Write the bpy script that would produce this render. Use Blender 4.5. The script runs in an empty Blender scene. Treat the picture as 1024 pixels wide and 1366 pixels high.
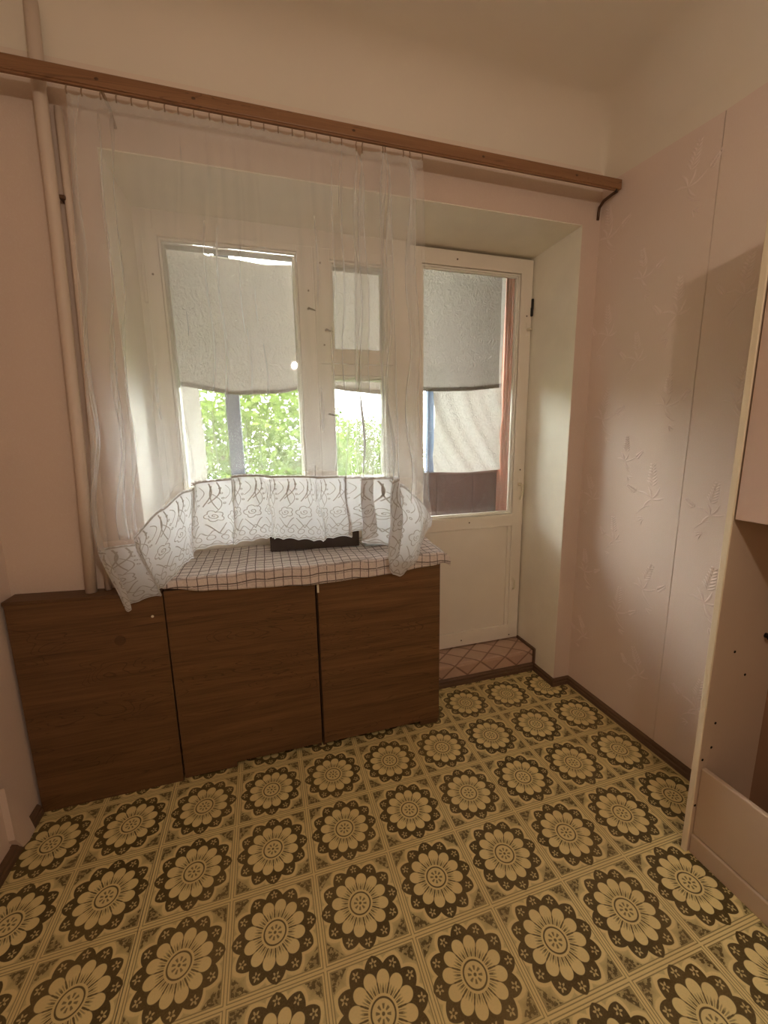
import bpy, bmesh, math, random
from mathutils import Vector, Matrix
from math import sin, cos, pi, sqrt, floor as fl

random.seed(7)
T = 0.25            # one printed floor tile = 0.25 m; all lengths below are in tiles
S = bpy.context.scene
COL = S.collection

# ------------------------------------------------------------------ camera
CAM = (-5.763, -5.906, 5.538)
R = ((0.9586309678930598, -0.2841854286301186, -0.016288325596299346),
     (-0.06594854317860063, -0.16606806702873383, -0.983906594533221),
     (0.27690694655251163, 0.9442775223776407, -0.17793960684262716))   # rows: right, down, forward
cd = bpy.data.cameras.new('camera')
cam = bpy.data.objects.new('camera', cd)
COL.objects.link(cam)
m = Matrix.Identity(4)
for i in range(3):
    m[i][0] = R[0][i]; m[i][1] = -R[1][i]; m[i][2] = -R[2][i]; m[i][3] = CAM[i]*T
cam.matrix_world = m
cd.sensor_fit = 'VERTICAL'; cd.sensor_height = 36.0
cd.lens = 536.5/1366*36.0
cd.clip_start = 0.02; cd.clip_end = 300
S.camera = cam

# ------------------------------------------------------------------ world, light, exposure
w = bpy.data.worlds.new('overcast_sky'); S.world = w; w.use_nodes = True
bg = w.node_tree.nodes['Background']
bg.inputs[0].default_value = (0.97, 0.99, 1.0, 1); bg.inputs[1].default_value = 17.0
ld = bpy.data.lights.new('ceiling_bulb', 'POINT'); ld.energy = 15; ld.color = (1.0, 0.89, 0.76); ld.shadow_soft_size = 0.025
lo = bpy.data.objects.new('ceiling_bulb', ld); COL.objects.link(lo); lo.location = (-4.21*T, -8.07*T, 8.80*T)
S.view_settings.view_transform = 'Standard'; S.view_settings.look = 'None'
S.view_settings.exposure = 0.62; S.view_settings.gamma = 1.0
S.view_settings.use_curve_mapping = False

# ------------------------------------------------------------------ node helpers
class N:
    def __init__(s, nt, sock): s.nt = nt; s.s = sock
    def _op(s, op, *a, clamp=False):
        n = s.nt.nodes.new('ShaderNodeMath'); n.operation = op; n.use_clamp = clamp
        for i, v in enumerate((s,)+a):
            if isinstance(v, N): s.nt.links.new(v.s, n.inputs[i])
            else: n.inputs[i].default_value = v
        return N(s.nt, n.outputs[0])
    def __add__(s, o): return s._op('ADD', o)
    def __radd__(s, o): return s._op('ADD', o)
    def __sub__(s, o): return s._op('SUBTRACT', o)
    def __rsub__(s, o): return (s*-1.0)+o
    def __mul__(s, o): return s._op('MULTIPLY', o)
    def __rmul__(s, o): return s._op('MULTIPLY', o)
    def __truediv__(s, o): return s._op('DIVIDE', o)
    def abs(s): return s._op('ABSOLUTE')
    def max(s, o): return s._op('MAXIMUM', o)
    def min(s, o): return s._op('MINIMUM', o)
    def sin(s): return s._op('SINE')
    def cos(s): return s._op('COSINE')
    def sqrt(s): return s._op('SQRT')
    def atan2(s, o): return s._op('ARCTAN2', o)
    def frac(s): return s._op('FRACT')
    def floor(s): return s._op('FLOOR')
    def pow(s, o): return s._op('POWER', o)
    def gt(s, e, soft=0.004):            # soft 1 where s > e
        return (s-e)._op('DIVIDE', soft)._op('ADD', 0.5, clamp=True)
    def lt(s, e, soft=0.004): return 1.0-s.gt(e, soft)

class Mat:
    def __init__(self, name, rough=0.6, spec=0.4):
        self.m = bpy.data.materials.new(name); self.m.use_nodes = True
        self.nt = self.m.node_tree; self.b = self.nt.nodes['Principled BSDF']
        self.b.inputs['Roughness'].default_value = rough
        self.b.inputs['Specular IOR Level'].default_value = spec
    def node(self, t): return self.nt.nodes.new(t)
    def link(self, a, b): self.nt.links.new(a.s if isinstance(a, N) else a, b)
    def pos(self):
        g = self.node('ShaderNodeNewGeometry'); x = self.node('ShaderNodeSeparateXYZ')
        self.link(g.outputs['Position'], x.inputs[0])
        return tuple(N(self.nt, o)*(1/T) for o in x.outputs)
    def objc(self):
        g = self.node('ShaderNodeTexCoord'); x = self.node('ShaderNodeSeparateXYZ')
        self.link(g.outputs['Object'], x.inputs[0])
        return tuple(N(self.nt, o)*(1/T) for o in x.outputs)
    def vec(self, x, y, z):
        c = self.node('ShaderNodeCombineXYZ')
        for i, v in enumerate((x, y, z)):
            if isinstance(v, N): self.link(v, c.inputs[i])
            else: c.inputs[i].default_value = v
        return c.outputs[0]
    def noise(self, v, scale=1.0, detail=3, rough=0.55, dist=0.0):
        n = self.node('ShaderNodeTexNoise'); n.inputs['Scale'].default_value = scale
        n.inputs['Detail'].default_value = detail; n.inputs['Roughness'].default_value = rough
        n.inputs['Distortion'].default_value = dist
        if v is not None: self.link(v, n.inputs['Vector'])
        return N(self.nt, n.outputs['Fac'])
    def mix(self, fac, a, b):
        n = self.node('ShaderNodeMix'); n.data_type = 'RGBA'
        if isinstance(fac, N): self.link(fac, n.inputs[0])
        else: n.inputs[0].default_value = fac
        for i, v in ((6, a), (7, b)):
            if isinstance(v, tuple): n.inputs[i].default_value = v if len(v) == 4 else v+(1,)
            else: self.link(v, n.inputs[i])
        return n.outputs[2]
    def base(self, c):
        if isinstance(c, tuple): self.b.inputs['Base Color'].default_value = c if len(c) == 4 else c+(1,)
        else: self.link(c, self.b.inputs['Base Color'])
        return self
    def bump(self, h, strength=0.3, dist=0.002):
        b = self.node('ShaderNodeBump'); b.inputs['Strength'].default_value = strength
        b.inputs['Distance'].default_value = dist
        self.link(h, b.inputs['Height']); self.link(b.outputs[0], self.b.inputs['Normal'])
        return self

def lin(r, g, b):
    f = lambda c: (c/255/12.92) if c <= 10 else ((c/255+0.055)/1.055)**2.4
    return (f(r), f(g), f(b))

def plain(name, c, rough=0.6, spec=0.4, var=0.06, scale=2.0, bump=0.0, bscale=20.0, metal=0.0):
    M = Mat(name, rough, spec); x, y, z = M.pos(); v = M.vec(x, y, z)
    n = M.noise(v, scale, 4)
    M.base(M.mix(n, tuple(k*(1-var*2) for k in c), tuple(min(1, k*(1+var*2)) for k in c)))
    if bump: M.bump(M.noise(v, bscale, 3), bump)
    M.b.inputs['Metallic'].default_value = metal
    return M.m

# ------------------------------------------------------------------ materials
def mat_lino():
    M = Mat('printed_linoleum', 0.42, 0.35)
    x, y, z = M.pos()
    fx = (x+0.5).frac()-0.5; fy = (y+0.5).frac()-0.5
    v3 = M.vec(x, y, 0.0)
    r = (fx*fx+fy*fy).sqrt(); th = fy.atan2(fx)+2*pi+pi/12
    k = pi/6
    al = ((th/k+0.5).frac()-0.5)*k
    a2 = ((th/k).frac()-0.5)*k
    lx = r*al.cos(); ly = r*al.sin()
    mx = r*a2.cos(); my = r*a2.sin()
    e = 0.5-fx.abs().max(fy.abs())
    sp = M.noise(v3, 26.0, 2)
    # tone: 0 = light cream, 1 = dark olive
    lob = 0.470-0.10*a2.abs()-0.80*a2*a2
    dl = lob-r                                   # > 0 inside the dark scalloped ring
    # outside: shading darker away from the light halo
    out = ((r-lob)*3.2+0.12).min(0.62)
    corner = (fx.abs()+fy.abs()).gt(0.715, 0.03)
    tone = out.max(corner*(sp.gt(0.48, 0.06)*0.5+0.42))
    halo = dl.gt(-0.040, 0.012)
    tone = tone*(1.0-halo)+halo*0.06
    # border lines
    bord = e.lt(0.050, 0.006)
    bl = (e-0.017).abs().lt(0.0045, 0.004).max((e-0.044).abs().lt(0.005, 0.004))
    tone = tone*(1.0-bord)+bord*(bl*0.62+0.08)
    ring = dl.gt(0.0, 0.006)
    tone = tone*(1.0-ring)+ring*0.97
    # little tulips in the lobes
    tx = mx-0.402; q = ((tx*tx)/(0.045*0.045)+(my*my)/(0.042*0.042)).sqrt()
    ang = my.atan2(tx)
    tul = (q-(ang*5.0).cos()*0.34).lt(0.66, 0.12)
    tc = ((mx-0.396)*(mx-0.396)+my*my*1.6).sqrt().lt(0.016, 0.008)
    tone = tone-tul*(1.0-tc)*0.66
    # petals
    pd = ((lx-0.268)*(lx-0.268)*0.80+ly*ly).sqrt().lt(0.0655, 0.006)
    pw = (ly.abs()-lx*0.235).lt(0.0, 0.005)*r.lt(0.275, 0.006)
    pet = pd.max(pw)
    tone = tone*(1.0-pet)+pet*0.04
    ray = (th*48.0).cos().gt(0.15, 0.6)*r.lt(0.222, 0.03)
    ray2 = (th*24.0).cos().gt(0.25, 0.5)*r.lt(0.20, 0.03)
    tone = tone.max(ray*0.55).max(ray2*0.85)
    disc = r.lt(0.150, 0.005); tone = tone*(1.0-disc)+disc*0.08
    tone = tone.max((r-0.120).abs().lt(0.0085, 0.005)*0.95)
    dots = ((r-0.056)*(r-0.056)*1.2).sqrt().lt(0.022, 0.01)*(th*8.0).cos().gt(0.1, 0.5)
    tone = tone.max(dots*0.8).max(r.lt(0.016, 0.006)*0.9)
    n2 = M.noise(v3, 0.7, 5); n3 = M.noise(v3, 60.0, 2)
    tone = (tone+(n3-0.5)*0.16).max(0.0).min(1.0)
    c = M.mix(tone, lin(234, 211, 148), lin(80, 65, 32))
    c = M.mix(n2.gt(0.55, 0.3)*0.22, c, lin(176, 146, 92))
    M.base(c)
    M.bump(n3, 0.06, 0.001)
    return M.m

def mat_step():
    M = Mat('diamond_linoleum', 0.5, 0.3)
    x, y, z = M.pos(); u = x; v = y+z
    a = (u*1.55+v*1.9); b = (u*1.55-v*1.9)
    fa = (a.frac()-0.5).abs(); fb = (b.frac()-0.5).abs()
    line = fa.gt(0.455, 0.03).max(fb.gt(0.455, 0.03))
    t = ((a.floor()*0.37+b.floor()*0.61).frac())
    n = M.noise(M.vec(x, y, z), 9.0, 4)
    c = M.mix(t*0.6+n*0.4, lin(180, 146, 124), lin(206, 176, 154))
    M.base(M.mix(line*0.75, c, lin(116, 86, 70)))
    return M.m

def mat_wallpaper(name, c1):
    M = Mat(name, 0.55, 0.35); x, y, z = M.pos(); v = M.vec(x, y, z)
    n = M.noise(v, 0.55, 4); n2 = M.noise(v, 55.0, 3)
    c = M.mix(n, tuple(k*0.93 for k in c1), tuple(k*1.05 for k in c1))
    c = M.mix(n2.gt(0.6, 0.2)*0.07, c, (1, 1, 1))
    M.base(c); M.bump(n2, 0.22, 0.002)
    return M.m

def mat_wood(name, light, dark, axis=0, scale=1.0, rough=0.5, spec=0.35, lines=True):
    M = Mat(name, rough, spec); p = M.pos()
    q = [p[0]*(9.0*scale), p[1]*(9.0*scale), p[2]*(9.0*scale)]
    q[axis] = p[axis]*(0.45*scale)
    v = M.vec(*q)
    n = M.noise(v, 1.0, 5, 0.6, 0.6)
    fine = [k*(46.0*scale) for k in p]; fine[axis] = p[axis]*(1.6*scale)
    nf = M.noise(M.vec(*fine), 1.0, 3, 0.6)
    band = [p[0]*(2.3*scale), p[1]*(2.3*scale), p[2]*(2.3*scale)]; band[axis] = p[axis]*(0.30*scale)
    nb = M.noise(M.vec(*band), 1.0, 2, 0.5, 1.2)
    ring = ((nb*26.0).frac()-0.5).abs().gt(0.43, 0.08)*nb.gt(0.52, 0.05)
    f = (n-0.5)*1.1+(nf-0.5)*0.6+0.48
    c = M.mix(f.max(0.0).min(1.0), dark, light)
    if lines: c = M.mix(ring*0.42, c, tuple(k*0.45 for k in dark))
    M.base(c); M.bump(nf, 0.10, 0.0008)
    return M.m

def mat_cloth(name, c, transp=0.0, transl=0.5, weave=0.0, wrinkle=0.0, rough=0.9):
    M = Mat(name, rough, 0.1); nt = M.nt
    x, y, z = M.pos(); v = M.vec(x, y, z)
    n = M.noise(v, 3.0, 4)
    col = M.mix(n, tuple(k*0.94 for k in c), c)
    d = M.node('ShaderNodeBsdfDiffuse'); t = M.node('ShaderNodeBsdfTranslucent')
    M.link(col, d.inputs[0]); M.link(col, t.inputs[0])
    if wrinkle:
        b = M.node('ShaderNodeBump'); b.inputs['Strength'].default_value = wrinkle; b.inputs['Distance'].default_value = 0.03
        h = M.noise(M.vec(x*1.5, y, z*1.2), 6.0, 5, 0.65, 1.6); M.link(h, b.inputs['Height'])
        M.link(b.outputs[0], d.inputs['Normal']); M.link(b.outputs[0], t.inputs['Normal'])
    a = M.node('ShaderNodeMixShader'); a.inputs[0].default_value = transl
    M.link(d.outputs[0], a.inputs[1]); M.link(t.outputs[0], a.inputs[2])
    out = a.outputs[0]
    if transp:
        tr = M.node('ShaderNodeBsdfTransparent'); tr.inputs[0].default_value = (1, 1, 1, 1)
        mx = M.node('ShaderNodeMixShader')
        # thin cloth hides more of what is behind it where it is seen edge-on
        lw = M.node('ShaderNodeLayerWeight'); lw.inputs[0].default_value = 0.5
        f = (N(nt, lw.outputs['Facing'])*0.22+(1.0-transp)).min(0.97)
        M.link(f, mx.inputs[0]); M.link(tr.outputs[0], mx.inputs[1]); M.link(out, mx.inputs[2]); out = mx.outputs[0]
    M.link(out, nt.nodes['Material Output'].inputs[0])
    return M.m

def mat_check():
    M = Mat('checked_cloth', 0.9, 0.1); x, y, z = M.pos()
    k = 7.0
    wob = M.noise(M.vec(x, y, z), 3.0, 3)*0.25
    u = x*k+wob; v = (z-y)*k*0.92+wob
    fu = (u.frac()-0.5).abs(); fv = (v.frac()-0.5).abs()
    fv2 = ((v+0.22).frac()-0.5).abs()
    dash = M.noise(M.vec(x*22.0, y*22.0, z*22.0), 1.0, 2)
    ln = fu.gt(0.455, 0.05).max(fv.gt(0.44, 0.05)).max(fv2.gt(0.46, 0.05)*0.6)*dash.gt(0.33, 0.12)
    n = M.noise(M.vec(x, y, z), 40.0, 3)
    c = M.mix(n, lin(196, 178, 168), lin(236, 226, 220))
    M.base(M.mix(ln*0.85, c, lin(58, 40, 38))); M.bump(n, 0.5, 0.003)
    return M.m

def mat_glass(name, tint=(0.97, 0.98, 0.97), refl=0.06):
    M = Mat(name); nt = M.nt
    t = M.node('ShaderNodeBsdfTransparent'); t.inputs[0].default_value = tint+(1,)
    g = M.node('ShaderNodeBsdfGlossy'); g.inputs['Roughness'].default_value = 0.03
    fr = M.node('ShaderNodeFresnel'); fr.inputs[0].default_value = 1.45
    mx = M.node('ShaderNodeMixShader')
    M.link(fr.outputs[0], mx.inputs[0]); M.link(t.outputs[0], mx.inputs[1]); M.link(g.outputs[0], mx.inputs[2])
    # a little dust on the pane
    x, y, z = M.pos(); ds = M.noise(M.vec(x, y, z), 14.0, 5, 0.7).gt(0.62, 0.25)*0.06+0.01
    df = M.node('ShaderNodeBsdfDiffuse'); df.inputs[0].default_value = (0.8, 0.8, 0.8, 1)
    m2 = M.node('ShaderNodeMixShader'); M.link(ds, m2.inputs[0]); M.link(mx.outputs[0], m2.inputs[1]); M.link(df.outputs[0], m2.inputs[2])
    M.link(m2.outputs[0], nt.nodes['Material Output'].inputs[0])
    return M.m

def mat_leaf():
    M = Mat('leaf'); nt = M.nt
    oi = M.node('ShaderNodeNewGeometry'); f = N(nt, oi.outputs['Random Per Island'])
    col = M.mix(f, lin(52, 76, 26), lin(106, 124, 56))
    d = M.node('ShaderNodeBsdfDiffuse'); t = M.node('ShaderNodeBsdfTranslucent'); a = M.node('ShaderNodeMixShader')
    a.inputs[0].default_value = 0.5
    M.link(col, d.inputs[0]); M.link(col, t.inputs[0]); M.link(d.outputs[0], a.inputs[1]); M.link(t.outputs[0], a.inputs[2])
    M.link(a.outputs[0], nt.nodes['Material Output'].inputs[0])
    return M.m

MT = {}
MT['lino'] = mat_lino()
MT['step'] = mat_step()
MT['plaster'] = plain('peach_plaster', lin(230, 212, 194), 0.8, 0.2, 0.03, 0.8, 0.12, 18)
MT['ceil'] = plain('whitewash', lin(232, 220, 202), 0.85, 0.15, 0.025, 0.6, 0.10, 14)
MT['wallpaper'] = mat_wallpaper('pink_wallpaper', lin(228, 206, 191))
MT['wallpaper_far'] = mat_wallpaper('peach_wallpaper', lin(216, 194, 177))
MT['relief'] = plain('wallpaper_sheen', lin(236, 215, 203), 0.35, 0.5, 0.02, 3)
MT['reveal'] = plain('reveal_paint', lin(246, 237, 219), 0.55, 0.35, 0.05, 1.4, 0.10, 10)
MT['wpaint'] = plain('white_gloss_paint', lin(238, 228, 212), 0.35, 0.45, 0.03, 1.2, 0.05, 12)
MT['bead'] = plain('bead_paint', lin(246, 240, 226), 0.4, 0.4, 0.03, 2)
MT['skirt'] = mat_wood('skirting_brown', lin(126, 98, 74), lin(84, 62, 46), 1, 1.0, 0.45, 0.4, False)
MT['skirtx'] = mat_wood('skirting_brown_across', lin(126, 98, 74), lin(84, 62, 46), 0, 1.0, 0.45, 0.4, False)
MT['cab'] = mat_wood('brown_laminate', lin(138, 100, 63), lin(68, 47, 27), 0, 1.0, 0.42, 0.4)
MT['cabedge'] = mat_wood('brown_laminate_edge', lin(112, 82, 54), lin(72, 50, 31), 0, 1.0, 0.5, 0.3, False)
MT['rail'] = mat_wood('varnished_lath', lin(164, 120, 84), lin(120, 84, 56), 0, 1.3, 0.45, 0.4)
MT['dark'] = plain('dark_hole', lin(30, 22, 16), 0.8, 0.1)
MT['metal'] = plain('old_metal', lin(92, 66, 46), 0.45, 0.5, 0.1, 6, 0, 10, 0.4)
MT['wire'] = plain('hook_wire', lin(150, 122, 96), 0.5, 0.4)
MT['black'] = plain('black_metal', lin(26, 24, 24), 0.5, 0.4)
MT['chrome'] = plain('worn_handle', lin(236, 226, 200), 0.25, 0.6, 0.05, 8, 0, 10, 0.1)
MT['pipe'] = plain('painted_pipe', lin(214, 194, 176), 0.5, 0.35, 0.03)
MT['tulle'] = mat_cloth('white_tulle', (0.96, 0.955, 0.935), 0.81, 0.58)
MT['lace'] = mat_cloth('white_lace', (0.90, 0.90, 0.90), 0.22, 0.48)
MT['thread'] = mat_cloth('embroidery_thread', (0.47, 0.44, 0.40), 0.0, 0.1)
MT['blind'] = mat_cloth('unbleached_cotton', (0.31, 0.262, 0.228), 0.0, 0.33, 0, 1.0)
MT['sheet'] = mat_cloth('white_sheet', (0.74, 0.75, 0.74), 0.0, 0.035, 0, 0.6)
MT['check'] = mat_check()
MT['glass'] = mat_glass('window_glass')
MT['jar'] = mat_cloth('milky_plastic', (0.80, 0.88, 0.90), 0.12, 0.6)
MT['box'] = plain('dark_brown_box', lin(72, 58, 50), 0.6, 0.3, 0.08, 4)
MT['ward'] = plain('cream_laminate', lin(196, 172, 148), 0.45, 0.4, 0.03, 1.0, 0.04, 30)
MT['wardpink'] = plain('pinkish_laminate', lin(204, 174, 156), 0.4, 0.4, 0.02, 1.0)
MT['wardedge'] = plain('cream_edging', lin(232, 214, 184), 0.4, 0.4, 0.03)
MT['wardback'] = plain('fibreboard_back', lin(150, 116, 90), 0.7, 0.2, 0.05)
MT['brownboard'] = mat_wood('dark_brown_boards', lin(92, 62, 52), lin(58, 40, 38), 2, 1.0, 0.6, 0.3, False)
MT['corr'] = plain('red_brown_corrugated', lin(140, 86, 66), 0.6, 0.3, 0.08, 2)
MT['greypost'] = plain('blue_grey_paint', lin(88, 98, 120), 0.6, 0.3, 0.05)
MT['concrete'] = plain('concrete', lin(168, 160, 150), 0.9, 0.1, 0.06, 1.5, 0.2, 8)
MT['leaf'] = mat_leaf()
MT['bark'] = plain('bark', lin(90, 74, 56), 0.9, 0.1, 0.15, 5)
MT['grass'] = plain('lawn', lin(96, 120, 60), 0.9, 0.1, 0.15, 0.5)

# ------------------------------------------------------------------ mesh helpers
WORLD = {}
class MB:
    def __init__(s): s.v = []; s.f = []
    def box(s, x0, x1, y0, y1, z0, z1):
        b = len(s.v)
        s.v += [(x, y, z) for z in (z0, z1) for y in (y0, y1) for x in (x0, x1)]
        s.f += [tuple(b+i for i in q) for q in ((0, 2, 3, 1), (4, 5, 7, 6), (0, 1, 5, 4), (2, 6, 7, 3), (0, 4, 6, 2), (1, 3, 7, 5))]
        return s
    def tube(s, pts, rad, n=8, caps=True):
        b = len(s.v); P = [Vector(p) for p in pts]; L = len(P)
        for i, p in enumerate(P):
            d = (P[min(i+1, L-1)]-P[max(i-1, 0)]).normalized()
            up = Vector((0, 0, 1)) if abs(d.z) < 0.9 else Vector((0, 1, 0))
            a = d.cross(up).normalized(); c = a.cross(d)
            r = rad[i] if isinstance(rad, (list, tuple)) else rad
            for k in range(n):
                t = 2*pi*k/n; q = p+a*(r*cos(t))+c*(r*sin(t)); s.v.append(tuple(q))
        for i in range(L-1):
            for k in range(n):
                s.f.append((b+i*n+k, b+i*n+(k+1) % n, b+(i+1)*n+(k+1) % n, b+(i+1)*n+k))
        if caps:
            s.f.append(tuple(b+k for k in range(n))[::-1]); s.f.append(tuple(b+(L-1)*n+k for k in range(n)))
        return s
    def prism(s, poly, axis, a0, a1):
        # poly in the two other axes (in x,y,z order), extruded along axis
        b = len(s.v); n = len(poly)
        for a in (a0, a1):
            for p in poly:
                q = list(p); q.insert(axis, a); s.v.append(tuple(q))
        s.f.append(tuple(b+i for i in range(n))); s.f.append(tuple(b+n+i for i in range(n))[::-1])
        for i in range(n): s.f.append((b+i, b+n+i, b+n+(i+1) % n, b+(i+1) % n))
        return s
    def grid(s, fn, nu, nv):
        b = len(s.v)
        for j in range(nv+1):
            for i in range(nu+1): s.v.append(tuple(fn(i/nu, j/nv)))
        for j in range(nv):
            for i in range(nu):
                a = b+j*(nu+1)+i; s.f.append((a, a+1, a+nu+2, a+nu+1))
        return s
    def sphere(s, c, r, nu=10, nv=6):
        rr = r if isinstance(r, tuple) else (r, r, r)
        return s.grid(lambda u, v: (c[0]+rr[0]*cos(2*pi*u)*sin(pi*v), c[1]+rr[1]*sin(2*pi*u)*sin(pi*v), c[2]+rr[2]*cos(pi*v)), nu, nv)
    def build(s, name, mat, parent=None, smooth=False, bevel=0.0, fixn=True, thick=0.0):
        xs, ys, zs = zip(*s.v)
        base = Vector(((min(xs)+max(xs))/2*T, (min(ys)+max(ys))/2*T, min(zs)*T))
        me = bpy.data.meshes.new(name)
        me.from_pydata([(a*T-base.x, b*T-base.y, c*T-base.z) for a, b, c in s.v], [], s.f)
        bm = bmesh.new(); bm.from_mesh(me)
        if fixn: bmesh.ops.recalc_face_normals(bm, faces=bm.faces)
        if bevel:
            bmesh.ops.bevel(bm, geom=[e for e in bm.edges if e.is_manifold and e.calc_face_angle(0) > 0.5], offset=bevel*T, segments=2, profile=0.5, affect='EDGES', clamp_overlap=True)
        bm.to_mesh(me); bm.free()
        if smooth: me.polygons.foreach_set('use_smooth', [True]*len(me.polygons))
        me.materials.append(MT[mat])
        o = bpy.data.objects.new(name, me); COL.objects.link(o)
        pw = Vector((0, 0, 0))
        if parent is not None: o.parent = parent; pw = WORLD[parent.name]
        o.location = base-pw; WORLD[o.name] = base
        if thick:
            md = o.modifiers.new('thickness', 'SOLIDIFY'); md.thickness = thick*T; md.offset = 0
        return o

def box(*a): return MB().box(*a)
def tag(o, label, cat=None, kind=None, group=None):
    o['label'] = label
    if cat: o['category'] = cat
    if kind: o['kind'] = kind
    if group: o['group'] = group
    return o
def root(name, loc, label, cat, kind=None, group=None):
    o = bpy.data.objects.new(name, None); COL.objects.link(o)
    o.empty_display_size = 0.05
    o.location = Vector(loc)*T; WORLD[o.name] = Vector(loc)*T
    return tag(o, label, cat, kind, group)
def lerp(a, b, t): return a+(b-a)*t
def interp(xs, t):
    for (a, va), (b, vb) in zip(xs, xs[1:]):
        if t <= b:
            k = max(0.0, min(1.0, (t-a)/(b-a))); k = k*k*(3-2*k)*0.5+k*0.5
            return va+(vb-va)*k
    return xs[-1][1]

# ------------------------------------------------------------------ room shell
XL, XR, W, YB = -9.42, 0.56, 0.95, -12.0
ZT = 11.0                 # flat part of the ceiling
OUT = 2.75                 # outer face of the window wall
OX0, OX1, OZ = -7.6, 0.16, 9.37    # opening for window and balcony door

fo = tag(box(XL-0.4, XR+0.4, YB-0.4, 2.3, -0.5, -0.02).build('floor', 'concrete'), 'floor with yellow and brown flower medallion linoleum', 'floor', 'structure')
SEAM = -7.52
MB().box(XL, SEAM-0.004, YB, 1.7, -0.03, 0.0).build('linoleum_sheet', 'lino', fo)
MB().box(SEAM+0.004, XR, YB, 1.7, -0.03, 0.0).build('linoleum_sheet', 'lino', fo)

wl = MB()
wl.box(XL-0.4, OX0, W, OUT, -0.5, 11.5)
wl.box(OX0, OX1, W, OUT, OZ, 11.5)
wl.box(OX1, XR+1.2, W, 2.50, -0.5, 11.5)
wl.box(0.52, XR+1.2, 2.50, OUT, -0.5, 11.5)
wl.box(OX1, 0.52, 2.50, OUT, OZ, 11.5)
wl.box(OX1, 0.52, 2.50, OUT, -0.5, 0.5)
wl.box(OX0, -2.9, 2.26, OUT, -0.5, 3.44)
wl.box(-2.9, OX1, 2.50, OUT, -0.5, 0.5)
wf = tag(wl.build('wall_window', 'plaster'), 'peach plastered wall around the window and balcony door', 'wall', 'structure')
for (x0, x1, z0, z1) in ((XL, OX0+0.004, 0, 10.0), (OX0+0.004, OX1-0.004, OZ+0.004, 10.0), (OX1-0.004, XR, 0, 10.0)):
    MB().box(x0, x1, W-0.012, W+0.01, z0, z1).build('wallpaper_strip', 'wallpaper_far', wf)
tag(box(OX1-0.012, OX1+0.02, W-0.004, 2.5, 0.0, OZ).build('trim_1', 'reveal'), 'cream painted door reveal on the right of the balcony door', 'reveal', 'structure')
tag(box(OX0, OX1, W-0.004, 2.5, OZ-0.012, OZ+0.02).build('trim_2', 'reveal'), 'cream painted soffit above the window and balcony door', 'reveal', 'structure')
tag(box(OX0-0.02, OX0+0.012, W-0.004, 2.5, 3.3, OZ).build('trim_3', 'reveal'), 'cream painted reveal on the left of the window', 'reveal', 'structure')

wr = tag(box(XR, XR+0.4, YB-0.4, W+0.02, -0.5, 11.5).build('wall_right', 'ceil'), 'pink wallpapered side wall with pale embossed fern sprigs', 'wall', 'structure')
# wallpaper lengths with an open seam between them; the top edge was cut a little out of level
def strip(y0, y1, za, zb, parent, x0, x1, mat, jit0=0.0, jit1=0.0):
    n = 14; poly = []
    for i in range(n+1): poly.append((y0+random.uniform(-1, 1)*jit0, lerp(0.05, za, i/n)))
    for i in range(n, -1, -1): poly.append((y1+random.uniform(-1, 1)*jit1, lerp(0.05, zb, i/n)))
    return MB().prism(poly, 0, x0, x1).build('wallpaper_strip', mat, parent)
def ztop(y): return 9.99+(y-0.3)*0.095 if y > -2 else 9.772
YS = -1.175
sa = strip(YS+0.007, W, ztop(YS), ztop(W), wr, XR-0.014, XR+0.01, 'wallpaper', 0.004, 0)
sb = strip(-3.3, YS-0.007, ztop(-3.3), ztop(YS), wr, XR-0.014, XR+0.01, 'wallpaper', 0, 0.004)
for i in range(4): strip(-3.3-2.2*(i+1), -3.3-2.2*i-0.006, 9.77, 9.77, wr, XR-0.014, XR+0.01, 'wallpaper')

wlft = tag(box(XL-0.4, XL, YB-0.4, W+0.02, -0.5, 11.5).build('wall_left', 'ceil'), 'pink wallpapered side wall beside the brown radiator cover', 'wall', 'structure')
strip(-0.14, W, 9.9, 9.9, wlft, XL-0.01, XL+0.014, 'wallpaper')
strip(-3.0, -0.10, 9.9, 9.9, wlft, XL-0.01, XL+0.022, 'wallpaper', 0, 0.006)
MB().prism([(-0.10, 1.1), (0.16, 0.62), (0.32, 0.02), (0.16, 0.0), (0.02, 0.05), (-0.10, 0.3)], 0, XL+0.012, XL+0.10).build('loose_flap', 'wallpaper', wlft)
strip(YB, -3.01, 9.9, 9.9, wlft, XL-0.01, XL+0.014, 'wallpaper')
tag(box(XL-0.4, XR+0.4, YB-0.4, YB, -0.5, 11.5).build('wall_back', 'wallpaper_far'), 'plain peach wall at the back of the room', 'wall', 'structure')

# ceiling with rounded cove
RC = 0.70
def covez(d):
    if d >= RC: return ZT
    k = 1-d/RC
    return ZT-RC*(1-sqrt(max(0.0, 1-k*k)))*1.0
xs = []; 
def axis_samples(a, b):
    o = []
    for i in range(13): o.append(a+RC*(1-cos(pi/2*i/12)))
    for i in range(1, 12): o.append(lerp(a+RC, b-RC, i/12))
    for i in range(12, -1, -1): o.append(b-RC*(1-cos(pi/2*i/12)))
    return o
ax = axis_samples(XL, XR); ay = axis_samples(YB, W)
def ceilpt(u, v):
    x = ax[round(u*(len(ax)-1))]; y = ay[round(v*(len(ay)-1))]
    dx = min(x-XL, XR-x); dy = min(y-YB, W-y)
    hx = ZT-covez(dx); hy = ZT-covez(dy)
    return (x, y, ZT-(hx**4+hy**4)**0.25)
cb = MB().grid(ceilpt, len(ax)-1, len(ay)-1)
co = cb.build('ceiling', 'ceil', None, True, 0, False)
tag(co, 'whitewashed ceiling curving down into the walls', 'ceiling', 'structure')
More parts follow.
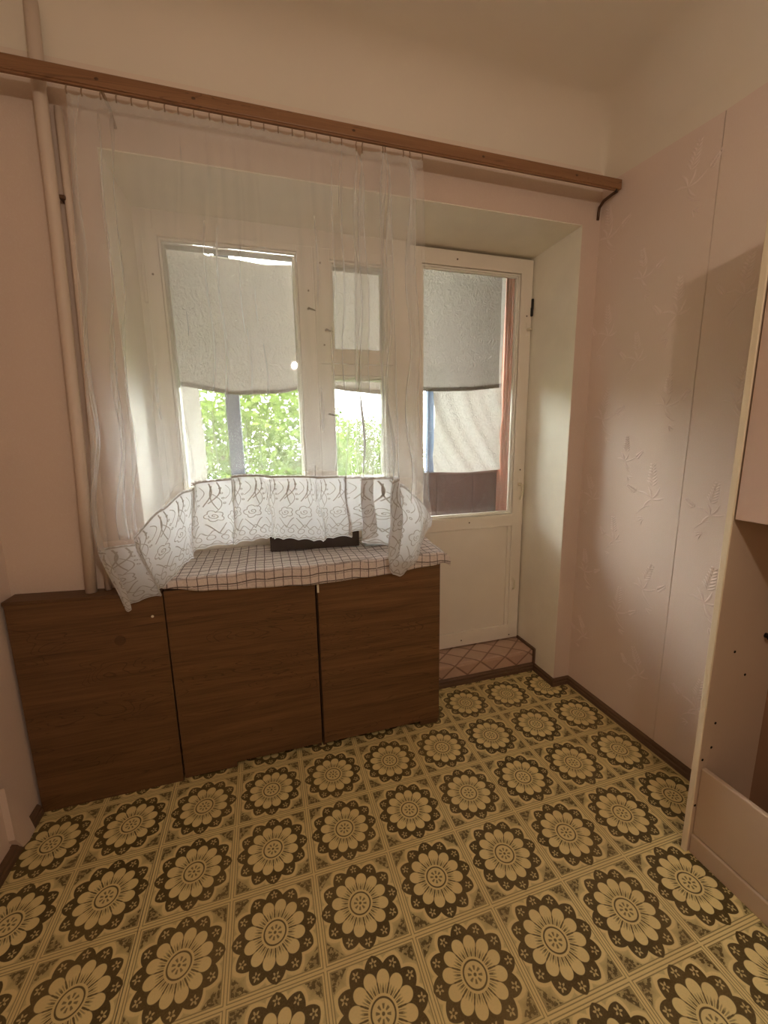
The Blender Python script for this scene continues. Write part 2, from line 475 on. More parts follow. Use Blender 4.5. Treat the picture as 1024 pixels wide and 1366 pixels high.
box(XL-0.4, XR+0.4, YB-0.4, W+0.02, ZT+0.05, ZT+0.5).build('ceiling_slab', 'ceil', co)

# skirting boards (stepped profile)
def skirt_prof(h=0.185, t=0.062):
    return [(0, 0), (t, 0), (t, h*0.42), (t*0.80, h*0.52), (t*0.80, h*0.78), (t*0.45, h*0.93), (t*0.35, h), (0, h)]
sk = skirt_prof()
tag(MB().prism([(XR-a, b) for a, b in sk], 1, YB, W-0.02).build('baseboard_right', 'skirt'), 'brown skirting board under the pink wall beside the wardrobe', 'baseboard', 'structure')
bw = tag(MB().prism([(W-a, b) for a, b in sk], 0, OX1-0.062, XR-0.03).build('baseboard_window', 'skirtx'), 'short brown skirting on the pier beside the balcony door', 'baseboard', 'structure')
MB().prism([(OX1-a, b) for a, b in sk], 1, W-0.05, 1.64).build('skirting_return', 'skirt', bw)
MB().prism([(1.655-a, b) for a, b in sk], 0, -2.9, OX1-0.03).build('step_skirting', 'skirtx', bw)
MB().box(OX1-0.055, OX1, 1.585, 1.645, 0.17, 0.56).build('corner_strip', 'skirt', bw, False, 0.008)
MB().box(OX1-0.055, OX1, 1.60, 2.3, 0.49, 0.565).build('step_edge_strip', 'skirt', bw, False, 0.008)
tag(MB().prism([(XL+a*1.4, b*1.0) for a, b in sk], 1, YB, 0.60).build('baseboard_left', 'skirt'), 'dark brown skirting board along the wall by the radiator cover', 'baseboard', 'structure')

# raised door step covered with diamond linoleum
pr = [(1.66, 0.0), (1.645, 0.43), (1.66, 0.475), (1.70, 0.5), (2.52, 0.5), (2.52, 0.0)]
tag(MB().prism(pr, 0, -2.9, OX1-0.005).build('door_step', 'step'), 'raised step with pinkish diamond-pattern linoleum before the balcony door', 'step', 'structure')

# ------------------------------------------------------------------ balcony door
YD = 2.30
door = root('door_1', (-1.3, YD, 0.53), 'white painted balcony door with tall glass pane and lower panel', 'door', 'structure')
DX0, DX1, DZ0, DZ1 = -2.83, 0.12, 0.53, 9.30
GX0, GX1, GZ0, GZ1 = -2.48, -0.165, 3.73, 9.01
def dp(name, mat, *b, bevel=0.012): return MB().box(*b).build(name, mat, door, False, bevel)
dp('stile', 'wpaint', GX1, DX1, YD, YD+0.16, DZ0, DZ1)
dp('stile', 'wpaint', DX0, GX0, YD, YD+0.16, DZ0, DZ1)
dp('rail', 'wpaint', GX0-0.01, GX1+0.01, YD, YD+0.16, GZ1, DZ1)
dp('rail', 'wpaint', GX0-0.01, GX1+0.01, YD, YD+0.16, 3.44, GZ0)
dp('rail', 'wpaint', GX0-0.01, GX1+0.01, YD, YD+0.16, DZ0, 0.90)
dp('panel', 'wpaint', GX0-0.01, GX1-0.10, YD+0.028, YD+0.12, 0.90, 3.44)
dp('panel_moulding', 'wpaint', GX1-0.10, GX1, YD+0.012, YD+0.12, 0.90, 3.44)
def frame_ring(par, name, mat, x0, x1, z0, z1, w_, y0, y1, bevel=0.006):
    mb = MB(); mb.box(x0, x1, y0, y1, z0, z0+w_); mb.box(x0, x1, y0, y1, z1-w_, z1)
    mb.box(x0, x0+w_, y0, y1, z0+w_, z1-w_); mb.box(x1-w_, x1, y0, y1, z0+w_, z1-w_)
    return mb.build(name, mat, par, False, bevel)
frame_ring(door, 'glazing_bead', 'bead', GX0+0.010, GX1-0.010, GZ0+0.010, GZ1-0.010, 0.032, YD+0.035, YD+0.145)
frame_ring(door, 'glazing_bead', 'bead', GX0+0.038, GX1-0.038, GZ0+0.038, GZ1-0.038, 0.030, YD+0.08, YD+0.145)
MB().box(GX0+0.04, GX1-0.04, YD+0.12, YD+0.13, GZ0+0.04, GZ1-0.04).build('glass_pane', 'glass', door)
MB().box(GX0+0.1, 0.31, YD+0.36, YD+0.37, GZ0-0.1, 9.17).build('glass_pane', 'glass', door)
# outer leaf of the double door
frame_ring(door, 'outer_frame', 'wpaint', DX0+0.02, 0.50, 0.50, 9.38, 0.20, YD+0.21, YD+0.42)
MB().box(GX0-0.16, 0.31, YD+0.24, YD+0.38, 0.7, GZ0-0.08).build('outer_panel', 'wpaint', door)
# handle and catches
h = MB().tube([(-0.02, YD-0.005, 4.44), (-0.02, YD-0.09, 4.44), (0.015, YD-0.10, 4.42), (0.022, YD-0.10, 4.30), (0.0, YD-0.10, 4.18), (-0.045, YD-0.10, 4.08)], [0.036, 0.03, 0.034, 0.032, 0.028, 0.018], 10).build('handle', 'chrome', door, True)
MB().box(-0.06, 0.01, YD-0.012, YD+0.01, 4.30, 4.58).build('handle_plate', 'wpaint', door, False, 0.006)
MB().tube([(0.03, YD, 7.88), (0.03, YD-0.07, 7.88), (0.09, YD-0.08, 7.87)], [0.03, 0.026, 0.018], 8).build('catch', 'chrome', door, True)
MB().box(-0.01, 0.07, YD-0.012, YD+0.01, 7.74, 8.02).build('catch_plate', 'wpaint', door, False, 0.006)
MB().tube([(-0.06, YD, 2.10), (-0.06, YD-0.05, 2.06), (-0.06, YD-0.055, 1.88), (-0.06, YD, 1.83)], 0.02, 8).build('catch', 'chrome', door, True)
MB().box(-0.10, -0.02, YD-0.010, YD+0.01, 1.78, 2.16).build('catch_plate', 'wpaint', door, False, 0.006)
MB().box(0.10, 0.148, YD-0.03, YD+0.03, 8.30, 8.52).box(0.09, 0.135, YD-0.035, YD+0.02, 8.16, 8.34).build('hinge', 'black', door, False, 0.006)
for (x, z) in ((-1.7, 9.14), (0.0, 8.16), (0.0, 4.78), (-1.3, 3.60), (-1.45, 0.68), (-0.12, 0.62)):
    MB().tube([(x, YD+0.004, z), (x, YD-0.006, z)], 0.017, 8).build('screw', 'metal', door)

# ------------------------------------------------------------------ window
win = root('window_1', (-5.2, YD, 3.5), 'white painted double window with a small vent sash behind the tulle', 'window', 'structure')
WX0, WX1 = -7.6, -2.82
def wp(name, mat, *b, bevel=0.012): return MB().box(*b).build(name, mat, win, False, bevel)
wp('frame', 'wpaint', WX0, -7.30, YD+0.03, YD+0.36, 3.42, 9.38)
wp('frame', 'wpaint', -3.12, WX1, YD+0.0, YD+0.36, 0.5, 9.38)
wp('frame', 'wpaint', -7.30, -3.12, YD+0.03, YD+0.36, 9.04, 9.38)
wp('frame', 'wpaint', -7.30, -3.12, YD+0.03, YD+0.36, 3.42, 3.92)
wp('mullion', 'wpaint', -4.74, -4.56, YD+0.02, YD+0.36, 3.86, 9.08)
def sash(x0, x1, z0, z1, gx0, gx1, gz0, gz1, y=YD):
    a = wp('sash_stile', 'wpaint', x0, gx0, y, y+0.14, z0, z1)
    wp('sash_stile', 'wpaint', gx1, x1, y, y+0.14, z0, z1)
    wp('sash_rail', 'wpaint', gx0-0.005, gx1+0.005, y, y+0.14, gz1, z1)
    wp('sash_rail', 'wpaint', gx0-0.005, gx1+0.005, y, y+0.14, z0, gz0)
    frame_ring(win, 'glazing_bead', 'bead', gx0+0.005, gx1-0.005, gz0+0.005, gz1-0.005, 0.035, y+0.04, y+0.13)
    frame_ring(win, 'glazing_bead', 'bead', gx0+0.034, gx1-0.034, gz0+0.034, gz1-0.034, 0.040, y+0.14, y+0.34)
    MB().box(gx0+0.03, gx1-0.03, y+0.10, y+0.108, gz0+0.03, gz1-0.03).build('glass_pane', 'glass', win)
    MB().box(gx0+0.07, gx1-0.07, y+0.28, y+0.288, gz0+0.07, gz1-0.07).build('glass_pane', 'glass', win)
sash(-7.48, -4.66, 3.90, 9.06, -7.24, -4.95, 4.63, 8.96)
sash(-4.645, -3.10, 7.02, 9.06, -4.34, -3.22, 7.25, 8.88)
sash(-4.645, -3.10, 3.90, 7.005, -4.38, -3.22, 4.68, 6.80)
for (x, z) in ((-4.78, 7.98), (-4.46, 7.62), (-4.46, 6.05)):
    MB().tube([(x, YD, z), (x, YD-0.06, z), (x+0.13, YD-0.07, z-0.04)], [0.022, 0.02, 0.013], 8).build('latch', 'metal', win, True)
for (x, z) in ((-4.76, 8.30), (-4.52, 8.80), (-4.50, 7.35), (-7.36, 8.35)):
    MB().tube([(x, YD+0.004, z), (x, YD-0.006, z)], 0.018, 8).build('screw', 'metal', win)
MB().tube([(-7.50, YD+0.0, 7.9), (-7.50, YD-0.0, 8.5)], 0.03, 8).build('hinge', 'wpaint', win)
MB().box(-6.42, -6.32, YD-0.012, YD+0.05, 3.74, 3.78).build('screw', 'metal', win)

# ------------------------------------------------------------------ cupboards under the window
FY = 0.63
cov = root('radiator_cover', (-8.3, 0.8, 0), 'dark brown wood-grain radiator cover panel in the wall corner', 'cover')
MB().prism([(-9.36, 0.0), (-7.395, 0.0), (-7.385, 3.27), (-9.355, 3.36)], 1, FY-0.01, FY+0.06).build('front_panel', 'cab', cov, False, 0.006)
MB().prism([(-9.365, 3.36), (-7.39, 3.27), (-7.39, 3.32), (-9.365, 3.41)], 1, FY-0.03, W+0.0).build('top_ledge', 'cabedge', cov, False, 0.006)
MB().box(-9.36, -9.29, FY+0.06, W, 0.02, 3.34).build('side_panel', 'cabedge', cov)
MB().tube([(-8.02, FY-0.012, 2.62), (-8.02, FY-0.02, 2.62)], 0.075, 20).build('round_mark', 'cabedge', cov)
MB().tube([(-7.55, FY-0.012, 2.94), (-7.55, FY-0.016, 2.94)], 0.02, 10).build('screw_cap', 'chrome', cov)

def door_poly(x0, x1, ztop_, zbot, foot0, foot1, fz, slot):
    p = [(x0, fz if foot0 else zbot)]
    if foot0: p += [(x0+foot0, fz), (x0+foot0, zbot)]
    if foot1: p += [(x1-foot1, zbot), (x1-foot1, fz)]
    p += [(x1, fz if foot1 else zbot), (x1, ztop_)]
    if slot: p += [(slot[1], ztop_), (slot[1], ztop_-0.07), (slot[0], ztop_-0.07), (slot[0], ztop_)]
    p += [(x0, ztop_)]
    return p
def cupboard(x0, x1, poly, label, dy=0.0):
    c = root('low_cupboard', ((x0+x1)/2, 1.4, 0), label, 'cupboard', None, 'brown cupboards under the window')
    MB().prism(poly, 1, FY+dy, FY+dy+0.065).build('door', 'cab', c, False, 0.005)
    MB().box(x0, x0+0.06, FY+0.08, 2.2, 0.0, 3.40).build('side_panel', 'cabedge', c)
    MB().box(x1-0.06, x1, FY+0.08, 2.2, 0.0, 3.40).build('side_panel', 'cabedge', c)
    MB().box(x0+0.06, x1-0.06, 2.14, 2.2, 0.1, 3.40).build('back_panel', 'dark', c)
    MB().box(x0+0.06, x1-0.06, FY+0.10, 2.14, 0.16, 0.22).build('bottom_shelf', 'cabedge', c)
    MB().box(x0+0.06, x1-0.06, FY+0.10, 2.14, 1.7, 1.76).build('shelf', 'cabedge', c)
    return c
cupboard(-7.36, -5.09, door_poly(-7.37, -5.085, 3.31, 0.12, 0.82, 0, 0.03, (-6.49, -5.93)), 'brown wood-grain cupboard beside the radiator cover, under the checked cloth')
c2 = cupboard(-5.06, -2.80, door_poly(-5.045, -2.79, 3.30, 0.115, 0, 0, 0.03, (-3.40, -3.26)), 'brown wood-grain cupboard next to the balcony door step', -0.012)
MB().box(-3.17, -2.80, FY+0.02, FY+0.09, 0.0, 0.24).build('foot', 'cabedge', c2, False, 0.005)
MB().box(-5.052, -5.02, FY-0.018, FY-0.006, 3.0, 3.30).build('edge_chip', 'chrome', c2)
tag(box(-7.37, -2.80, FY+0.005, 2.22, 3.40, 3.46).build('worktop', 'cabedge', None, False, 0.01), 'thin brown worktop over the cupboards, under the checked cloth', 'worktop')

# checked cloth over the worktop
def cloth(u, v):
    x = lerp(-7.36, -2.62, u)
    low = interp([(0, 3.37), (0.12, 3.27), (0.3, 3.21), (0.5, 3.16), (0.75, 3.20), (0.93, 3.27), (1, 3.33)], u)
    hang = 3.475-low
    total = hang+0.05+1.66
    d = v*total
    wv = 0.008*sin(x*5.1)+0.006*sin(x*11.3+1)
    over = max(0.0, (x+2.80)/0.18)
    if d < hang:
        y = FY-0.05+wv*1.2; z = low+d
    elif d < hang+0.05:
        k = (d-hang)/0.05; y = FY-0.05+0.05*(1-cos(k*pi/2))+wv*(1-k); z = 3.475+0.03*sin(k*pi/2)
    else:
        y = FY+(d-hang-0.05)*0.965; z = 3.49+wv*0.6+0.008*sin(y*9+x*3)
    if over > 0:
        z -= over*over*0.10*max(0, 1-(y-0.5)/1.2); y -= over*0.03
    return (x, y, max(z, 3.468) if (d >= hang+0.05 and over <= 0) else z)
co_ = MB().grid(cloth, 150, 60).build('checked_cloth', 'check', None, True, 0, False, 0.012)
tag(co_, 'white cloth with thin dark checks draped over the worktop', 'cloth')

# things standing on the cloth
bx = root('storage_box', (-4.95, 1.66, 3.49), 'dark brown box standing on the checked cloth behind the lace', 'box')
MB().prism([(-5.76, 1.64), (-4.10, 1.50), (-4.05, 1.95), (-5.70, 2.09)], 2, 3.513, 3.90).build('body', 'box', bx, False, 0.012)
MB().prism([(-5.77, 1.63), (-4.09, 1.49), (-4.04, 1.96), (-5.69, 2.10)], 2, 3.90, 3.93).build('lid', 'box', bx, False, 0.01)
jr = root('plastic_canister', (-3.80, 1.50, 3.49), 'milky blue-white plastic canister beside the dark box', 'canister')
MB().prism([(-4.02, 3.513), (-3.60, 3.513), (-3.60, 3.86), (-3.68, 3.93), (-3.94, 3.93), (-4.02, 3.87)], 1, 1.36, 1.62).build('body', 'jar', jr, False, 0.03)
MB().tube([(-3.81, 1.49, 3.92), (-3.81, 1.49, 4.03)], 0.07, 14).build('cap', 'jar', jr)
tag(MB().box(-3.60, -3.555, 1.40, 1.60, 3.513, 4.0).build('dark_board', 'box', None, False, 0.006), 'narrow dark board standing on the cloth beside the canister', 'board')

# ------------------------------------------------------------------ riser pipe
pp = root('heating_pipe', (-8.2, 0.8, 3.3), 'pale painted heating riser pipe beside the curtain', 'pipe')
MB().tube([(-8.36, 0.80, 3.368), (-8.25, 0.80, 5.4), (-8.14, 0.80, 8.2), (-8.10, 0.80, 9.8), (-8.05, 0.80, 10.98)], 0.075, 14).build('pipe', 'pipe', pp, True)
MB().tube([(-8.16, 0.865, 3.36), (-8.09, 0.865, 5.4), (-7.985, 0.865, 8.2), (-7.95, 0.865, 9.7)], 0.045, 12).build('thin_pipe', 'pipe', pp, True)
MB().box(-8.06, -7.99, 0.80, 0.95, 8.64, 8.69).build('pipe_clip', 'metal', pp, False, 0.01)

# ------------------------------------------------------------------ curtain rail
rl = root('curtain_rail', (-4.4, 0.49, 9.745), 'long brown wooden curtain rail above the window', 'curtain rail')
MB().box(XL+0.03, 0.50, 0.45, 0.53, 9.745, 9.90).build('lath', 'rail', rl, False, 0.012)
MB().box(XL+0.1, 0.40, 0.465, 0.50, 9.725, 9.748).build('runner_track', 'rail', rl)
MB().tube([(0.46, 0.50, 9.74), (0.44, 0.60, 9.73), (0.44, 0.78, 9.72), (0.47, 0.90, 9.68), (0.475, 0.925, 9.60), (0.475, 0.93, 9.48)], 0.026, 8).build('bracket', 'metal', rl, True)
MB().tube([(0.40, 0.47, 9.742), (0.40, 0.47, 9.70)], 0.015, 8).build('screw', 'black', rl)
MB().tube([(-7.35, 0.49, 9.735), (-7.35, 0.75, 9.73), (-7.35, 0.93, 9.62)], 0.020, 8).build('bracket', 'wire', rl, True)
for x in (-7.38, -6.32, -4.25, -2.2, -0.45):
    MB().sphere((x, 0.449, 9.82), (0.024, 0.004, 0.016), 10, 6).build('knot', 'metal', rl, True)

# ------------------------------------------------------------------ tulle curtain
XLz = [(3.0, -7.84), (3.16, -7.87), (4.05, -8.10), (4.43, -8.10), (5.86, -7.98), (6.9, -7.91), (9.75, -7.72)]
XRz = [(3.0, -3.3), (3.5, -3.20), (4.18, -3.06), (4.7, -3.12), (7.7, -3.17), (9.75, -3.20)]
ZB = [(0, 3.20), (0.03, 3.15), (0.10, 3.33), (0.15, 3.42), (0.21, 3.80), (0.3, 3.97), (0.4, 4.0), (0.46, 4.06), (0.6, 3.93), (0.70, 3.95), (0.77, 4.03), (0.82, 3.80), (0.87, 3.50), (0.93, 3.13), (0.96, 3.30), (1, 4.05)]
ZLc = [(0, 4.05), (0.08, 4.12), (0.12, 4.25), (0.17, 4.60), (0.22, 4.86), (0.3, 4.99), (0.4, 5.06), (0.6, 5.0), (0.86, 4.92), (0.92, 4.80), (0.95, 4.58), (1, 4.20)]
NH = 26
def curtain(s, t, p0=0.0, yo=0.0):
    zt = 9.66-0.035*abs(sin(pi*s*NH))-(0.12*math.exp(-((s-0.79)/0.02)**2))
    zl = interp(ZLc, s); zb = interp(ZB, s)+0.028*abs(sin(pi*s*34))
    if t <= 1: z = lerp(zt, zl, t)
    else: z = lerp(zl, zb, t-1)
    xl = interp(XLz, z); xr = interp(XRz, z)
    x = lerp(xl, xr, s)
    depth = min(1.0, max(0.0, (9.75-z)/6.0))
    right = max(0.0, min(1.0, (s-0.74)/0.10))
    left = max(0.0, 1-s/0.18)
    ph = 2*pi*(9.5*s+0.30*sin(6.3*s+0.6)+0.18*sin(17*s)+p0)
    edge = min(1.0, s/0.03, (1-s)/0.03)
    A = (0.024+0.042*depth)*(1+0.7*right+0.5*left)
    B = (0.045+0.055*depth)*(1+0.7*right+0.4*left)*(0.75+0.5*sin(13*s+1.0)**2)*edge*min(1.0, t/0.10+0.25)
    x += B*sin(ph+0.5*sin(3*z+9*s))
    # wide overlapping folds near the door side
    ph2 = 2*pi*(s-0.74)/0.085
    x += right*edge*0.12*sin(ph2)*(0.6+0.4*depth)
    y = 0.45+A*cos(ph)+right*0.045*cos(ph2+0.6)
    y += 0.006*sin(ph*2.7+z*1.3)
    if t < 0.06: y = lerp(0.485, y, t/0.06)
    y = max(0.30, min(0.56, y))+yo*min(1.0, t*8)
    return Vector((x, y, z))
cu = root('tulle_curtain', (-5.5, 0.45, 3.15), 'sheer white tulle curtain with embroidered lace hem hanging before the window', 'curtain')
MB().grid(lambda u, v: curtain(u, v), 420, 70).build('sheer_panel', 'tulle', cu, True, 0, False)
MB().grid(lambda u, v: curtain(0.012+u*0.976, v*0.985, 0.37, 0.07), 420, 70).build('inner_layer', 'tulle', cu, True, 0, False)
MB().grid(lambda u, v: curtain(u, 1+v), 420, 20).build('lace_border', 'lace', cu, True, 0, False)
MB().grid(lambda u, v: curtain(u, v*0.022)+Vector((0, -0.006, 0)), 300, 2).build('heading_tape', 'tulle', cu, True, 0, False)
for i in range(NH+1):
    s = i/NH; p = curtain(min(0.999, max(0.001, s)), 0.0)
    MB().tube([(p.x, p.y+0.0, p.z-0.03), (p.x, p.y-0.02, p.z+0.01), (p.x, p.y, p.z+0.05), (p.x+0.01, 0.483, 9.718)], 0.0085, 5).build('hook', 'wire', cu, True)
# embroidery: ribbons of thread lying on the lace; pattern in (s, h), h from 0 (top) to 1 (hem)
WID = 6.2      # flat width of the cloth in tiles
def emb_point(s, hh, off=0.007):
    s = max(0.0005, min(0.9995, s)); p = curtain(s, 1+hh)
    return (p.x, p.y-off, p.z)
em = MB()
def ribbon(pts, wd):
    # pts: list of (a, b) in tiles on the flat lace (a along width, b down, 0..1)
    b = len(em.v); n = len(pts)
    for i, (a, h_) in enumerate(pts):
        a0, h0 = pts[max(0, i-1)]; a1, h1 = pts[min(n-1, i+1)]
        dx, dy = a1-a0, h1-h0; L = math.hypot(dx, dy) or 1
        nx, ny = -dy/L*wd/2, dx/L*wd/2
        em.v.append(emb_point((a+nx)/WID, min(0.99, max(0.005, h_+ny)))); em.v.append(emb_point((a-nx)/WID, min(0.99, max(0.005, h_-ny))))
    for i in range(n-1): em.f.append((b+2*i, b+2*i+1, b+2*i+3, b+2*i+2))
TW = 0.0095
NR = 27; PW = WID/NR
for i in range(NR):
    a = i*PW; k = random.uniform(-0.02, 0.02)
    # long leaf spray
    for (dx, h0, h1, bend) in ((0.04, 0.06, 0.40, 0.10), (0.09, 0.05, 0.36, 0.12), (0.16, 0.10, 0.45, -0.06)):
        ribbon([(a+dx+bend*sin(pi*q/10)*0.5+bend*0.6*(1-q/10), lerp(h0, h1, q/10)) for q in range(11)], TW*(1.3 if dx < 0.1 else 1))
    for (dx, h0, h1, bend) in ((0.005, 0.10, 0.30, 0.06), (0.13, 0.22, 0.50, 0.07)):
        ribbon([(a+dx+bend*sin(pi*q/8), lerp(h0, h1, q/8)) for q in range(9)], TW*0.8)
    # dots
    for q in range(4):
        ca, ch = a+0.19+0.012*q, 0.14+0.075*q
        ribbon([(ca+0.012*cos(2*pi*j/6), ch+0.012*sin(2*pi*j/6)) for j in range(7)], TW*0.9)
    # flower of five petals with a spiral heart
    ca, ch = a+0.10+k, 0.56+random.uniform(-0.02, 0.02); rf = 0.070 if i % 2 else 0.060
    ribbon([(ca+(rf+0.026*abs(sin(2.5*tt)))*cos(tt), ch+(rf+0.026*abs(sin(2.5*tt)))*sin(tt)) for tt in [2*pi*j/30 for j in range(31)]], TW)
    ribbon([(ca+0.0035*j*cos(j*0.75), ch+0.0035*j*sin(j*0.75)) for j in range(14)], TW)
    # V stems under the flower
    ribbon([(ca-0.09+0.09*q/6, 0.66+0.16*(q/6)**1.3) for q in range(7)], TW)
    ribbon([(ca+0.09-0.09*q/6, 0.66+0.16*(q/6)**1.3) for q in range(7)], TW)
    # small rosettes above the hem
    for dx in (0.0, PW/2):
        cc = a+dx+0.05
        ribbon([(cc+0.036*cos(2*pi*j/10), 0.87+0.036*sin(2*pi*j/10)) for j in range(11)], TW*0.9)
# scalloped hem lines
for hh, amp in ((0.80, 0.03), (0.955, 0.022)):
    ribbon([(WID*(j/400), hh+amp*sin(2*pi*j/400*NR*2)) for j in range(401)], TW)
ribbon([(WID*(j/500), 0.975) for j in range(501)], TW*1.3)
eo = em.build('embroidery', 'thread', cu, True, 0, False); eo['kind'] = 'stuff'
# chain-stitched cord along the top of the lace
em = MB()
ribbon([(WID*j/300, 0.03) for j in range(301)], 0.020)
ribbon([(WID*j/600, 0.005+0.014*(1+sin(j*1.15))) for j in range(601)], 0.014)
em.build('cord_trim', 'thread', cu, True, 0, False)

# ------------------------------------------------------------------ wardrobe (open hallway unit)
wd = root('wardrobe', (-0.05, -4.2, 0), 'cream laminate wardrobe with open niche and overhead cabinet by the pink wall', 'wardrobe')
PF, PB = -0.672, 0.49
YW0, YW1 = -2.635, -5.9
MB().box(PF+0.02, PB, YW0-0.068, YW0, 0.01, 8.04).build('side_panel', 'ward', wd, False, 0.006)
MB().box(PF, PF+0.022, YW0-0.072, YW0+0.002, 0.0, 8.04).build('edging', 'wardedge', wd, False, 0.009)
MB().box(PF+0.02, PB, YW1, YW1+0.068, 0.01, 8.04).build('side_panel', 'ward', wd, False, 0.006)
MB().box(0.44, 0.475, YW1+0.068, YW0-0.068, 0.02, 8.04).build('back_panel', 'wardback', wd)
MB().box(-0.60, -0.53, YW1+0.07, YW0-0.070, 0.285, 1.28).build('low_front_board', 'ward', wd, False, 0.015)
MB().box(-0.625, -0.55, YW1+0.07, YW0-0.070, 0.0, 0.275).build('plinth', 'ward', wd, False, 0.012)
MB().box(-0.53, 0.44, YW1+0.07, YW0-0.07, 0.20, 0.27).build('bottom_shelf', 'ward', wd)
oh = MB().box(-0.55, 0.44, YW1+0.07, YW0-0.07, 4.58, 8.03).build('overhead_cabinet', 'ward', wd)
YM = (YW0+YW1)/2
MB().box(-0.655, -0.56, YM+0.01, YW0-0.085, 4.57, 8.02).build('cabinet_door', 'wardpink', oh, False, 0.008)
MB().box(-0.655, -0.56, YW1+0.085, YM-0.01, 4.57, 8.02).build('cabinet_door', 'wardpink', oh, False, 0.008)
YI = YW0-0.068
MB().tube([(0.22, YI, 3.0), (0.22, YI-0.05, 3.0), (0.19, YI-0.07, 3.0)], [0.035, 0.03, 0.04], 8).build('peg', 'black', wd, True)
for (x, z) in ((-0.30, 2.86), (-0.46, 1.90), (-0.47, 1.55), (-0.05, 2.5), (-0.62, 0.72), (-0.60, 1.40)):
    MB().tube([(x, YI+0.004, z), (x, YI-0.004, z)], 0.018, 8).build('screw_hole', 'dark', wd)

# ------------------------------------------------------------------ embossed sprigs on the pink wallpaper
def leaf(mb, y, z, ang, L, wd_, x):
    n = 6; b = len(mb.v); d = (cos(ang), sin(ang)); q = (-d[1], d[0])
    for i in range(n+1):
        t = i/n; ww = wd_*sin(pi*t)**0.8; c = 0.10*L*sin(pi*t)
        cy, cz = y+d[0]*L*t+q[0]*c, z+d[1]*L*t+q[1]*c
        mb.v += [(x, cy+q[0]*ww, cz+q[1]*ww), (x-0.011*sin(pi*t), cy, cz), (x, cy-q[0]*ww, cz-q[1]*ww)]
    for i in range(n):
        k = b+3*i; mb.f += [(k, k+1, k+4, k+3), (k+1, k+2, k+5, k+4)]
def fern(mb, y, z, ang, L, x):
    for i in range(7):
        t = i/7; c = (y+cos(ang)*L*t, z+sin(ang)*L*t); l = 0.20*(1-t*0.6)*L/0.55
        for s_ in (1, -1): leaf(mb, c[0], c[1], ang+s_*0.85, l, 0.014, x)
def sprig(mb, y, z, x, fl_=1, k=1.0):
    for a, L in ((0.35, 0.34), (1.15, 0.26), (2.1, 0.28), (2.9, 0.26), (-0.9, 0.26)):
        leaf(mb, y, z, pi/2+fl_*(a-pi/2), L*k, 0.022*k, x)
    fern(mb, y+fl_*0.02, z+0.24*k, pi/2-fl_*random.uniform(-0.2, 0.5), 0.42*k, x)
    leaf(mb, y-fl_*0.02, z-0.10*k, pi/2+fl_*(2.5+pi/2), 0.40*k, 0.010*k, x)
    for q in (0.4, 1.0, 1.6): leaf(mb, y+fl_*0.12*k, z-0.38*k, pi/2-fl_*(1.2+q), 0.16*k, 0.012*k, x)
    fern(mb, y+fl_*0.34*k, z+0.10*k, pi/2-fl_*random.uniform(0.6, 1.2), 0.24*k, x)
def wallmotifs(parent, spots, x):
    mb = MB()
    for (y, z, f_, k) in spots: sprig(mb, y+random.uniform(-0.08, 0.08), z+random.uniform(-0.15, 0.15), x, f_, k*random.uniform(0.8, 1.1))
    o = mb.build('embossed_sprigs', 'relief', parent, True, 0, False); o['kind'] = 'stuff'; return o
spots_a = []; spots_b = []
for i, yc in enumerate((0.62, -0.05, -0.72)):
    for j in range(6):
        spots_a.append((yc+0.05*((j*7) % 3-1), 1.3+j*1.55+(0.78 if i % 2 else 0), -1 if (i+j) % 2 else 1, 0.85))
for i, yc in enumerate((-1.72, -2.45)):
    for j in range(6):
        spots_b.append((yc+0.05*((j*5) % 3-1), 1.3+j*1.55+(0.78 if i % 2 else 0), -1 if (i+j) % 2 else 1, 0.85))
wallmotifs(sa, [q for q in spots_a if q[1] < 9.2], XR-0.0145)
wallmotifs(sb, [q for q in spots_b if q[1] < 9.0], XR-0.0145)

# ------------------------------------------------------------------ balcony
BY, BX0, BX1 = 5.5, -9.4, 1.42
tag(box(BX0-0.4, BX1+0.5, OUT, BY+0.3, -0.3, 0.2).build('balcony_floor', 'concrete'), 'concrete balcony floor slab outside the window', 'floor', 'structure')
tag(box(BX0-0.4, BX1+0.5, OUT, BY+0.3, 10.6, 11.2).build('balcony_ceiling', 'concrete'), 'concrete slab above the balcony', 'ceiling', 'structure')
pa = root('balcony_parapet', (-4, BY, 0.2), 'dark brown board parapet of the balcony', 'parapet')
nb = 26
for i in range(nb):
    x0 = lerp(BX0, BX1-0.05, i/nb); x1 = lerp(BX0, BX1-0.05, (i+1)/nb)+(0.018 if i == nb-1 else 0.004)
    MB().box(x0, x1, BY+0.01*(i % 3), BY+0.08+0.01*(i % 3), 0.2, 4.45).build('board', 'brownboard', pa)
MB().box(BX0, BX1-0.05, BY-0.05, BY+0.16, 4.42, 4.52).build('cap_rail', 'brownboard', pa, False, 0.01)
